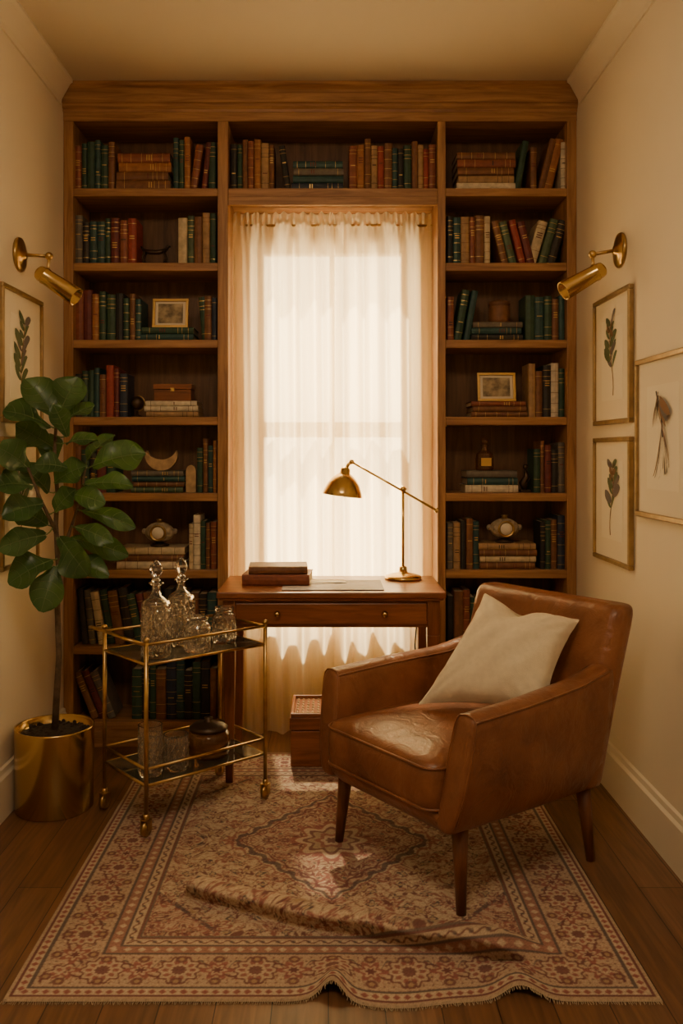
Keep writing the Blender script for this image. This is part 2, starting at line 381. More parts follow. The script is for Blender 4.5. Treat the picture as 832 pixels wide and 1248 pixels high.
def ball_clock(name,px,z):
    b=MB(); b.M=Matrix.Translation((sx(px),YB+.085,z+.0005))
    b.lathe([(0,0),(.04,0),(.042,.008),(.02,.014),(.018,.02),(0,.02)],'bronze',n=20)
    b.sphere((0,0,.062),.052,'ceram',n=22,sc=(1.25,.8,.86))
    b.M=b.M@Matrix.Translation((0,-.034,.062))@Matrix.Rotation(math.pi/2,4,'X')
    b.lathe([(0,0),(.036,0),(.036,.014),(.031,.016),(.029,.010),(0,.010)],'brassd',n=24)
    b.lathe([(0,.0105),(.026,.0105),(.026,.011),(0,.011)],'mat',n=24)
    b.M=Matrix.Translation((sx(px),YB+.085,z+.0005))
    for s in (-1,1): b.sphere((s*.066,0,.066),.013,'ceram')
    b.lathe([(0,.105),(.014,.105),(.012,.115),(.016,.119),(0,.122)],'brassd',n=14)
    b.obj(name)
ball_clock('mantel_clock',192,zs); ball_clock('mantel_clock',617,zw)
b=MB(); b.M=Matrix.Translation((sx(195),YB+.08,zr+.0005)); o=[];
for k in range(19):
    a=math.radians(190+160*k/18); o.append((.072*math.cos(a),.072+.072*math.sin(a)))
for k in range(19):
    a=math.radians(350-160*k/18); o.append((.066*math.cos(a),.098+.05*math.sin(a)))
b.prism(o,'y',-.018,.018,'stone'); b.obj('crescent_sculpture',bevel=.004)
b=MB(); b.M=Matrix.Translation((sx(232),YB+.07,bz(601)+.0005))
o=[(-.022,0),(-.022,.09)]+[(-.022*math.cos(math.radians(180*k/10)),.09+.03*math.sin(math.radians(180*k/10))) for k in range(1,10)]+[(.022,.09),(.022,0)]
b.prism(o,'y',-.02,.02,'stone'); b.obj('arch_bookend',bevel=.004)
b=MB(); b.M=Matrix.Translation((sx(186),YB+.08,bz(320)+.0005))
b.tube([(-.050,0,.07),(-.02,0,.062),(.02,0,.062),(.050,0,.072)],[.008,.011,.011,.008],'bronze')
b.box(-.055,.055,-.025,.025,.0,.006,'bronze')
for s in (-1,1):
    for q in (-1,1): b.tube([(s*.04,q*.015,.064),(s*.050,q*.018,.035),(s*.043,q*.018,.004)],[.006,.005,.005],'bronze')
b.tube([(.05,0,.07),(.060,0,.09),(.070,0,.085)],[.007,.007,.004],'bronze'); b.tube([(-.048,0,.07),(-.060,0,.088)],[.006,.003],'bronze')
b.obj('bronze_animal_figurine')
b=MB(); b.M=Matrix.Translation((sx(164.5),YB+.08,bz(508)+.0005)); b.lathe([(0,0),(.025,0),(.024,.006),(.006,.012),(.006,.03),(0,.03)],'bronze')
b.sphere((0,0,.062),.030,'bronze'); b.tube([(.034*math.cos(a),0,.062+.034*math.sin(a)) for a in [math.radians(-90+15*k) for k in range(13)]],.003,'brassd',n=6); b.obj('desk_globe')
b=MB(); b.box(sx(187),sx(232),YB+.05,YB+.16,zq+.0005,zq+.05,'desk'); b.box(sx(186),sx(233),YB+.048,YB+.162,zq+.052,zq+.075,'desk'); b.box(sx(207),sx(212),YB+.046,YB+.049,zq+.042,zq+.058,'gold'); b.obj('keepsake_box',bevel=.002)
b=MB(); b.M=Matrix.Translation((sx(611),YB+.09,zt+.0005)); b.lathe([(0,0),(.045,0),(.047,.01),(.047,.07),(.044,.075),(.048,.078),(.048,.092),(.03,.1),(0,.102)],'bk_b',n=28,mod=lambda a,z:1+.02*math.sin(a*14)); b.obj('ribbed_canister')
b=MB(); b.M=Matrix.Translation((sx(593),YB+.09,zv+.0005)); b.lathe([(0,0),(.036,0),(.04,.008),(.041,.05),(.036,.075),(.015,.09),(.012,.105),(.018,.108),(.018,.113),(.009,.116),(.016,.124),(.017,.134),(.008,.145),(0,.147)],'dkglass',n=10,smooth=False)
b.box(-.022,.022,-.0425,-.038,.02,.055,'gold'); b.obj('amber_decanter')
b=MB(); b.M=Matrix.Translation((sx(641.5),YB+.07,bz(601)+.0005))
b.box(-.022,.022,-.02,.02,0,.012,'bronze'); b.tube([(0,0,.01),(-.012,0,.04),(.008,0,.07),(0,0,.1)],[.012,.016,.013,.006],'bronze'); b.sphere((.002,0,.112),.012,'bronze'); b.tube([(0,0,.085),(.022,0,.06),(.008,0,.045)],.004,'bronze'); b.obj('bronze_figurine')

# ------------------------------------------------------------ curtain
def curtain():
    nx,nz=420,70; x0,x1=bx(278)+.004,bx(533)-.004; xs=np.linspace(x0,x1,nx); zt_,zb_=2.355,.012
    vs=[];fs=[]
    for k in range(nz+1):
        z=zb_+(zt_-zb_)*k/nz
        top=sm(2.22,2.31,z)
        for i,x in enumerate(xs):
            a=.028*math.sin(62*x+1.3*math.sin(7*x))+.014*math.sin(27*x+2+.4*z)+.008*math.sin(131*x+1.5*z)
            g=.006*math.sin(230*x+2*math.sin(19*x))
            y=4.0+a*(1-top*.75)+g*top
            seam=math.exp(-((x-.03)/.012)**2)*.022*(1-top)
            zz=z
            if k==nz: zz+=.006*math.sin(150*x)
            if k==0: zz+=.006*math.sin(31*x)
            if abs(z-2.3)<.02: y-=.008
            vs.append((x,y+seam,zz))
    for k in range(nz):
        for i in range(nx-1): fs.append((k*nx+i,k*nx+i+1,(k+1)*nx+i+1,(k+1)*nx+i))
    b=MB(); b.add(vs,fs,'sheer',True)
    g=group('sheer_curtain'); b.obj('curtain_panels',g,recalc=False)
    r=MB(); r.tube([(x0-.003,4.005,2.30),(x1+.003,4.005,2.30)],.006,'brassd'); r.obj('curtain_rod',g)
curtain()

# ------------------------------------------------------------ desk
DX0,DX1,DY0,DY1,DZ=-.425,.447,3.36,3.812,.745
g=group('writing_desk'); b=MB()
b.box(DX0,DX1,DY0,DY1,DZ-.024,DZ,'desk'); b.box(DX0+.008,DX1-.008,DY0+.008,DY1-.008,DZ-.034,DZ-.024,'desk'); b.obj('desk_top',g,bevel=.004)
b=MB(); a0=.605
b.box(DX0+.03,DX1-.03,DY0+.035,DY0+.055,a0,DZ-.034,'desk'); b.box(DX0+.03,DX1-.03,DY1-.05,DY1-.03,a0,DZ-.034,'desk')
b.box(DX0+.03,DX0+.05,DY0+.055,DY1-.05,a0,DZ-.034,'desk'); b.box(DX1-.05,DX1-.03,DY0+.055,DY1-.05,a0,DZ-.034,'desk'); b.obj('apron',g,bevel=.002)
b=MB(); b.box(-.355,.375,DY0+.024,DY0+.036,a0+.014,DZ-.046,'desk'); b.obj('drawer_front',g,bevel=.003)
b=MB()
for x in (-.195,.215):
    b.M=Matrix.Translation((x,DY0+.024,.66))@Matrix.Rotation(math.pi/2,4,'X'); b.lathe([(0,0),(.012,0),(.012,.002),(.005,.004),(.005,.012),(.010,.015),(.011,.02),(.006,.024),(0,.025)],'brass',n=16)
b.obj('drawer_knobs',g)
b=MB()
for x in (DX0+.045,DX1-.045):
    for y,zf in ((DY0+.05,.008),(DY1-.045,0)):
        q=.024; p=.014
        b.hexa([(x-p,y-p,zf),(x+p,y-p,zf),(x+p,y+p,zf),(x-p,y+p,zf),(x-q,y-q,a0-.03),(x+q,y-q,a0-.03),(x+q,y+q,a0-.03),(x-q,y+q,a0-.03)],'deskv'); b.box(x-q,x+q,y-q,y+q,a0-.03,DZ-.034,'deskv')
b.obj('legs',g,bevel=.003)
b=MB(); b.box(-.18,.215,3.40,3.66,DZ+.0005,DZ+.004,'blot'); b.obj('desk_blotter',bevel=.0015)
b=MB(); b.M=Matrix.Translation((-.02,3.60,DZ+.0045))@Matrix.Rotation(.12,4,'Z'); b.box(-.09,.09,-.04,.045,0,.0015,'paper'); b.M=b.M@Matrix.Rotation(-.2,4,'Z'); b.box(-.06,.08,-.03,.05,.002,.0035,'paper'); b.obj('writing_paper')
BK=MB()
def flatbook(x,y,z,t,h,d,c,rz=0):
    BK.M=Matrix.Translation((x,y,z))@Matrix.Rotation(rz,4,'Z')@Matrix.Translation((-h/2,0,t/2))@Matrix.Rotation(math.pi/2,4,'Y'); book(t,h,d,c,())
flatbook(-.21,3.52,DZ+.001,.042,.27,.19,'r',-.06); flatbook(-.20,3.535,DZ+.044,.03,.235,.16,'b',.05); BK.obj('hardback_books')

# ------------------------------------------------------------ desk lamp
g=group('desk_lamp',(.3125,3.71,DZ+.0005)); b=MB()
b.lathe([(0,0),(.076,0),(.078,.006),(.074,.014),(.05,.022),(.022,.028),(.014,.036),(.011,.05),(0,.05)],'brass',n=40); b.obj('base',g)
b=MB(); b.tube([(0,0,.04),(0,0,.375)],.0055,'brass'); b.sphere((0,0,.375),.013,'brass'); b.lathe([(0,.02),(.018,.02),(.016,.05),(.008,.055),(0,.055)],'brass',n=20)
p0=Vector((.135,0,.29)); p1=Vector((-.215,0,.49))
b.tube([p0,p1],.0048,'brass'); b.tube([p0,p0+(p0-p1).normalized()*.012],.011,'brass',n=14); b.tube([Vector((-.01,0,.381)),Vector((.01,0,.369))],.011,'brass',n=14)
b.sphere(p1,.011,'brass'); b.obj('stem_and_arm',g)
b=MB(); b.M=Matrix.Translation(p1)@Matrix.Rotation(.12,4,'Y')
b.tube([(0,0,0),(-.012,0,-.012),(-.018,0,-.03)],.007,'brass')
b.M=b.M@Matrix.Translation((-.022,0,-.145))
prof=[(.083,0),(.084,.004),(.078,.022),(.066,.05),(.05,.072),(.032,.088),(.022,.094),(.020,.112),(.013,.12),(0,.12)]
inn=[(.0,.088),(.03,.084),(.047,.068),(.062,.048),(.074,.021),(.080,.001),(.083,0)]
b.lathe(inn+prof,'brass',n=40); b.sphere((0,0,.045),.024,'mat'); b.obj('shade',g)
b=MB(); b.tube([(.35,3.79,.74),(.385,3.80,.62),(.37,3.79,.45),(.39,3.80,.2),(.36,3.79,.004),(.30,3.78,.004)],.003,'rubber',n=6); b.obj('lamp_cord')

# ------------------------------------------------------------ storage box under desk
g=group('storage_box',(0,0,.008)); b=MB(); X0,X1,Y0,Y1=-.152,.11,3.57,3.85
b.box(X0,X1,Y0,Y1,.0,.145,'desk'); b.box(X0-.004,X1+.004,Y0-.004,Y1+.004,.149,.2,'desk'); b.obj('box_body',g,bevel=.004)
b=MB(); 
for i in range(11):
    for j in range(7):
        b.sphere((X0+.025+i*(X1-X0-.05)/10,Y0+.03+j*(Y1-Y0-.06)/6,.2),.006,'bk_c',n=8)
b.obj('studded_lid',g)
b=MB(); b.box(X0,X1,Y0,Y0+.012,.2,.215,'desk'); b.box(X0,X1,Y1-.012,Y1,.2,.215,'desk'); b.box(X0,X0+.012,Y0+.012,Y1-.012,.2,.215,'desk'); b.box(X1-.012,X1,Y0+.012,Y1-.012,.2,.215,'desk'); b.obj('lid_rim',g,bevel=.002)

# ------------------------------------------------------------ bar cart
ang=math.radians(40.5); A=Vector((-.602,2.929,.008)); g=group('bar_cart',A,ang); LX,LY=.488,.30
b=MB(); zs1,zs0,rail=.565,.165,.632
for x in (0,LX):
    for y in (0,LY):
        b.tube([(x,y,.062),(x,y,rail+.01)],.0072,'brassd',n=12); b.sphere((x,y,rail+.014),.0105,'brassd'); b.tube([(x,y,.05),(x,y,.072)],.010,'brassd')
for z in (zs0,zs0+.055,zs1,rail):
    rad=.005
    b.tube([(0,0,z),(LX,0,z)],rad,'brassd'); b.tube([(0,LY,z),(LX,LY,z)],rad,'brassd'); b.tube([(0,0,z),(0,LY,z)],rad,'brassd'); b.tube([(LX,0,z),(LX,LY,z)],rad,'brassd')
b.tube([(0,0,rail),(-.03,.0,rail+.01),(-.065,.02,rail+.025),(-.07,.05,rail+.03),(-.07,LY-.05,rail+.03),(-.065,LY-.02,rail+.025),(-.03,LY,rail+.01),(0,LY,rail)],.006,'brassd',n=10)
b.obj('cart_frame',g)
b=MB()
for z in (zs0,zs1):
    b.box(.003,LX-.003,.003,LY-.003,z-.003,z+.003,'shelfglass')
b.obj('glass_shelves',g)
b=MB()
for x in (0,LX):
    for y in (0,LY):
        b.M=Matrix.Translation((x,y,0))@Matrix.Rotation(.5,4,'Z')
        for s in (-1,1): b.box(-.012,.012,s*.013-.002,s*.013+.002,.022,.056,'brassd')
        b.box(-.013,.013,-.015,.015,.052,.057,'brassd')
        b.M=b.M@Matrix.Translation((0,-.009,.026))@Matrix.Rotation(-math.pi/2,4,'X')
        b.lathe([(0,0),(.016,0),(.016,.004),(.0255,.002),(.0255,.016),(.016,.014),(.016,.018),(0,.018)],'brassd',n=20)
b.obj('casters',g)
def cut(n,d=.08): 
    return lambda a,z: 1+d*(min(1,1.6*abs(math.sin(n*a/2+z*75)*math.sin(n*a/2-z*75)))-.5)
def cw(u,v,z): 
    p=A+Vector((math.cos(ang)*u-math.sin(ang)*v,math.sin(ang)*u+math.cos(ang)*v,0)); p.z=z+.008; return p
def fine(p,st=.004):
    out=[p[0]]
    for a,c in zip(p,p[1:]):
        L=math.hypot(c[0]-a[0],c[1]-a[1]); k=max(1,int(L/st))
        for i in range(1,k+1): out.append((a[0]+(c[0]-a[0])*i/k,a[1]+(c[1]-a[1])*i/k))
    return out
def decanter(loc,R,hb):
    g=group('crystal_decanter',loc); b=MB()
    outer=fine([(0,0),(R*.97,0),(R,.004),(R,hb*.84)])+[(R*.97,hb*.88),(R*.86,hb*.93),(R*.6,hb*.97),(R*.4,hb*1.01),(R*.32,hb*1.08),(R*.30,hb*1.17),(R*.52,hb*1.21),(R*.50,hb*1.23)]
    inner=[(R*.22,hb*1.22),(R*.2,hb*1.08),(R*.3,hb*1.00),(R*.7,hb*.91),(R*.86,hb*.85),(R*.86,.022),(0,.02)]
    b.lathe(outer+inner,'glass',n=84,smooth=False,mod=lambda a,z: cut(12)(a,z) if .008<z<hb*.80 else 1); b.obj('body',g)
    b=MB(); z=hb*1.22
    b.lathe([(0,z-.02),(R*.17,z-.02),(R*.19,z+.004),(R*.34,z+.008),(R*.18,z+.018),(R*.38,z+.03),(R*.48,z+.045),(R*.38,z+.062),(R*.14,z+.076),(0,z+.08)],'glass',n=10,smooth=False); b.obj('stopper',g)
decanter(cw(.085,.085,zs1+.004),.050,.205); decanter(cw(.245,.185,zs1+.004),.049,.195)
def tumbler(loc,R,h,name='crystal_tumbler',lid=False):
    b=MB(); b.M=Matrix.Translation(loc)
    outer=fine([(0,0),(R*.9,0),(R*.95,.005),(R,h)]); inner=[(R*.88,h),(R*.84,.014),(0,.013)]
    b.lathe(outer+inner,'glass',n=72,smooth=False,mod=lambda a,z: cut(12)(a,z) if .006<z<h*.8 else 1); return b.obj(name)
def lidjar(loc,R,h):
    b=MB(); b.M=Matrix.Translation(loc)
    outer=fine([(0,0),(R*.95,0),(R,.006),(R,h*.72)])+[(R*.9,h*.8),(R*.75,h*.84),(R*.75,h*.9),(R*.85,h*.92),(R*.85,h),(R*.7,h)]
    b.lathe(outer+[(R*.66,h*.85),(R*.85,h*.7),(R*.87,.014),(0,.012)],'glass',n=72,smooth=False,mod=lambda a,z: cut(12)(a,z) if .008<z<h*.65 else 1); b.obj('crystal_jar')
lidjar(cw(.235,.06,zs1+.004),.047,.12); lidjar(cw(.385,.115,zs1+.004),.043,.13)
tumbler(cw(.06,.08,zs0+.004),.042,.17); tumbler(cw(.155,.07,zs0+.004),.044,.12)
tumbler(cw(.33,.235,zs1+.004),.032,.09)
p=cw(.32,.12,zs0+.004); g=group('tobacco_jar',p); b=MB()
b.lathe([(0,0),(.07,0),(.076,.012),(.07,.026),(.078,.04),(.078,.075),(.066,.09),(0,.09)],'dkglass',n=32); b.obj('jar',g)
b=MB(); b.lathe([(0,.091),(.068,.091),(.07,.1),(.055,.112),(.02,.118),(.012,.124),(.016,.134),(0,.138)],'bronze',n=32); b.obj('lid',g)

# ------------------------------------------------------------ potted fig
PX,PY=-.985,3.19
g=group('fiddle_leaf_fig'); b=MB(); b.M=Matrix.Translation((PX,PY,0))
b.lathe([(0,.0),(.132,0),(.136,.004),(.139,.29),(.1395,.295),(.133,.295),(.131,.29),(.129,.255),(0,.255)],'brass',n=64); b.obj('brass_planter',g)
b=MB(); b.M=Matrix.Translation((PX,PY,0)); b.lathe([(.1285,.25),(.12,.268),(.07,.278),(.0,.28)],'soil',n=40)
for _ in range(140):
    a=random.uniform(0,6.28); r=.118*math.sqrt(random.random()); b.sphere((r*math.cos(a),r*math.sin(a),.274),random.uniform(.004,.009),'soil',n=6)
b.obj('soil',g)
b=MB()
def Wc(px,py,dy=0):
    Y=PY+dy; v=W(px,py,Y)
    if v.x<XL+.03:
        Y=(XL+.03)*F/(px-400); v=W(px,py,Y)
    return v
trunk=[Vector((PX,PY,.27)),Wc(72,800),Wc(70,740),Wc(71,690),Wc(68,640),Wc(70,600),Wc(66,560),Wc(68,520),Wc(70,500)]
b.tube(trunk,[.013,.011,.0105,.010,.009,.008,.007,.006,.004],'bark',n=10)
br2=[Wc(71,690),Wc(84,650,.03),Wc(98,610,.05),Wc(104,570,.06)]; br3=[Wc(69,650),Wc(50,610,-.05),Wc(34,570,-.08)]
b.tube(br2,[.008,.006,.005,.004],'bark'); b.tube(br3,[.008,.006,.005,.004],'bark'); b.obj('trunk',g)
LF=MB()
def leaf(B,T,w,face=None,droop=.16):
    B=Vector(B);T=Vector(T); ax=(T-B); L=ax.length; ax.normalize()
    face=Vector(face or (random.uniform(-.9,.9),-1,random.uniform(-.1,1.3))); face=(face-ax*face.dot(ax)).normalized(); sd=ax.cross(face)
    n,m=12,8; vs=[]; ph=random.uniform(0,6)
    def P(t,s):
        prof=(math.sin(math.pi*min(1,t**.95*.97+.02)))**.62*(.62+.50*t-.12*math.sin(2*math.pi*t)); ww=w*.5*prof
        off=face*(.28*abs(s)**1.3*ww - droop*L*(t-.3)**2 + .10*w*math.sin(9*t+ph)*s*s*abs(s))
        return B+ax*(L*t)+sd*(ww*s)+off+Vector((0,0,-droop*.8*L*t*t))
    for i in range(n+1):
        for j in range(m+1): vs.append(P(i/n,-1+2*j/m))
    fs=[(i*(m+1)+j,i*(m+1)+j+1,(i+1)*(m+1)+j+1,(i+1)*(m+1)+j) for i in range(n) for j in range(m)]
    for v in vs: v.x=max(v.x,XL+.028)
    LF.add(vs,fs,'leaf',True)
    off=face*.0012
    def rib(pts,r0):
        pts=[q+off for q in pts]
        for q in pts: q.x=max(q.x,XL+.03)
        LF.tube(pts,[r0*(1-.7*i/len(pts)) for i in range(len(pts))],'vein',n=4)
    rib([P(t/8,0) for t in range(9)],.0018)
    for k in (.2,.38,.56,.74):
        for s in (-1,1): rib([P(k+.14*q*q,s*q*.85) for q in (0,.33,.66,1)],.0009)
def near(p):
    best=None
    for ch in (trunk[3:],br2,br3):
        for a,c in zip(ch,ch[1:]):
            t=max(0,min(1,(p-a).dot(c-a)/(c-a).length_squared)); q=a+(c-a)*t; d=(q-p).length+ .0*t
            if best is None or d<best[0]: best=(d,q)
    return best[1]
leaves=[((68,510),(32,452),40,-.03),((72,505),(94,452),40,.0),((62,520),(4,488),44,-.04),((76,515),(114,486),30,.02),((64,545),(18,512),36,.05),
((80,540),(118,528),24,-.05),((112,568),(176,542),46,.02),((106,560),(138,522),34,.08),((36,572),(-2,536),38,-.1),((62,572),(60,520),30,.05),
((82,570),(44,560),28,-.08),((66,588),(104,560),34,-.04),((40,592),(-6,582),38,-.12),((60,600),(26,560),34,-.03),((104,590),(160,582),26,-.03),
((85,602),(126,606),26,-.06),((52,614),(4,620),36,-.12),((66,624),(90,590),28,-.06),((100,622),(165,634),24,.03),((58,640),(18,612),32,.03),
((92,642),(136,654),24,-.04),((56,652),(-2,660),32,-.1),((72,655),(104,694),42,-.06),((86,656),(156,668),28,.03),((64,682),(10,702),46,-.09),
((76,682),(132,692),30,-.02),((68,690),(50,738),38,-.08),((82,532),(66,488),24,-.08)]
for (b0,t0,w,dy) in leaves:
    Bp=Wc(*b0,dy*.6); Tp=Wc(t0[0],t0[1],dy*1.5); q=near(Bp)
    leaf(Bp,Tp,w*1.12*PY/F)
    LF.tube([q,(q+Bp)/2+Vector((0,0,-.004)),Bp],[.003,.0025,.002],'vein',n=6)
LF.obj('leaves',g,recalc=False)

# ------------------------------------------------------------ armchair
CH=group('leather_armchair',(.425,2.825,.008),math.radians(-54.4))
def arms():
    zb=.215; yf=-.325; ye=.315
    for sd in (-1,1):
        b=MB(); pr=MB(); rs=[]
        n=14
        def ring(y,shr=1,fw=0):
            u=(y-yf)/(ye-yf); zt=.556+.026*u+.03*sm(.75,1,u); th=.082; cz=(zb+zt)/2; zl=zb+.012*(1-u)
            p=[(-th/2,zl+.02),(-th/2,zl+(zt-zl)*.35),(-th/2,zl+(zt-zl)*.7),(-th/2,zt-.032),(-th*.46,zt-.013),(-th*.32,zt-.002),(0,zt+.003),(th*.32,zt-.002),(th*.46,zt-.013),(th/2,zt-.032),(th/2,zl+(zt-zl)*.7),(th/2,zl+(zt-zl)*.35),(th*.45,zl+.03),(th*.3,zl+.006),(0,zl),(-th*.3,zl+.004)]
            out=[]
            for o,z in p:
                z=cz+(z-cz)*(1-(1-shr)*.25); f=(z-zl)/(zt-zl); x=.291+o*shr+.022*f*(1-.8*sm(.3,1,u))-.018*(1-f)**2-.012*sm(.3,1,u)+.006*math.sin(math.pi*f)*(1 if o>0 else -1)
                sl=.050*f*(1-sm(0,.6,u))+.055*f*sm(.7,1,u); out.append((sd*x,y-fw+sl,z))
            return out
        rs=[ring(yf,.45,.018),ring(yf,.75,.015),ring(yf,.93,.008)]+[ring(yf+(ye-yf)*k/n) for k in range(n+1)]
        b.rings(rs,'leather'); b.obj('arm',CH,subsurf=1)
        for idx in (4,8): pr.tube([Vector(r[idx]) for r in rs[2:-1]],.003,'leather',n=6)
        pr.tube([Vector(p) for p in rs[2][:13]],.003,'leather',n=6)
        pr.obj('arm_piping',CH)
arms()
b=MB()
def bk(z,k=1,kt=1): 
    f=max(0.,(z-.225)/.56); return rr(0,.272+.155*f**1.15,(.308+.016*f)*k,.056*kt,min(.048,.048*kt),z,8)
zs_=[(.222,.96,.8),(.232,.99,.95),(.26,1,1),(.34,1,1),(.45,1,1),(.56,1,1),(.66,1,1),(.72,1,1),(.755,.995,.98),(.772,.98,.86),(.781,.95,.62),(.785,.91,.3)]
b.rings([bk(*q) for q in zs_],'leather'); b.obj('backrest',CH,subsurf=1)
b=MB()
b.rings([rr(0,-.005,.25,.275,.05,.208),rr(0,-.005,.272,.30,.05,.218),rr(0,-.01,.28,.318,.04,.245),rr(0,-.01,.28,.33,.04,.275),rr(0,-.01,.27,.32,.04,.282)],'leather'); b.obj('seat_base',CH)
b=MB(); cx,cy,hx,hy=0,-.050,.254,.310
def cr(k,z): return rr(cx,cy,hx*k,hy*k,.05*k,z,8)
prof=[(.93,.275),(.98,.281),(1,.294),(1.012,.325),(1.012,.365),(1,.394),(.98,.408),(.95,.415),(.85,.426),(.65,.435),(.4,.440),(.15,.442)]
b.rings([cr(k,z) for k,z in prof],'leather')
for z in (.288,.401): b.tube(cr(1.004,z)+[cr(1.004,z)[0]],.0042,'leather',n=6)
b.obj('seat_cushion',CH)
b=MB()
for sx_,sy_ in ((-1,-1),(1,-1),(-1,1),(1,1)):
    b.tube([(sx_*.262,sy_*.262,.25),(sx_*.283,sy_*(.277),.0)],[.025,.0135],'legw',n=16)
b.obj('legs',CH)
def cushion():
    n=32; b=MB(); TL,TR,BR,BL=[Vector(p) for p in ((.537,3.05,.794),(.812,2.86,.737),(.660,2.68,.490),(.288,2.865,.460))]
    nm=(TR-BL).cross(TL-BR).normalized()
    if nm.y>0: nm=-nm
    for sd in (1,-1):
        vs=[]
        for i in range(n+1):
            for j in range(n+1):
                u=-1+2*i/n; v=-1+2*j/n
                uu=u*(1-.13*(1-v*v)*u*u); vv=v*(1-.11*(1-u*u)*v*v); a=(uu+1)/2; c=(vv+1)/2
                P=(BL*(1-a)+BR*a)*(1-c)+(TL*(1-a)+TR*a)*c
                t=(.088 if sd>0 else .066)*((1-u*u)*(1-v*v))**.45
                if sd>0:
                    t+=(.008*math.sin(5*u+3*v+1)+.005*math.sin(11*u-7*v))*(1-u*u)*(1-v*v)
                    t-=.034*math.exp(-((u+.15)**2/.06+(v-.85)**2/.20))
                    for cu,cv in ((-1,1),(1,1),(-1,-1),(1,-1)):
                        q=(u*cu-v*cv); rr_=math.hypot(u-cu,v-cv); t+=.004*math.sin(q*22)*math.exp(-(rr_-.45)**2/.06)
                P=P+Vector((0,0,-.022*math.exp(-((u+.15)**2/.10+(v-1)**2/.10))))
                vs.append(P+nm*sd*t)
        b.add(vs,[(i*(n+1)+j,(i+1)*(n+1)+j,(i+1)*(n+1)+j+1,i*(n+1)+j+1) for i in range(n) for j in range(n)],'linen',True)
    b.obj('throw_pillow',subsurf=1)
cushion()

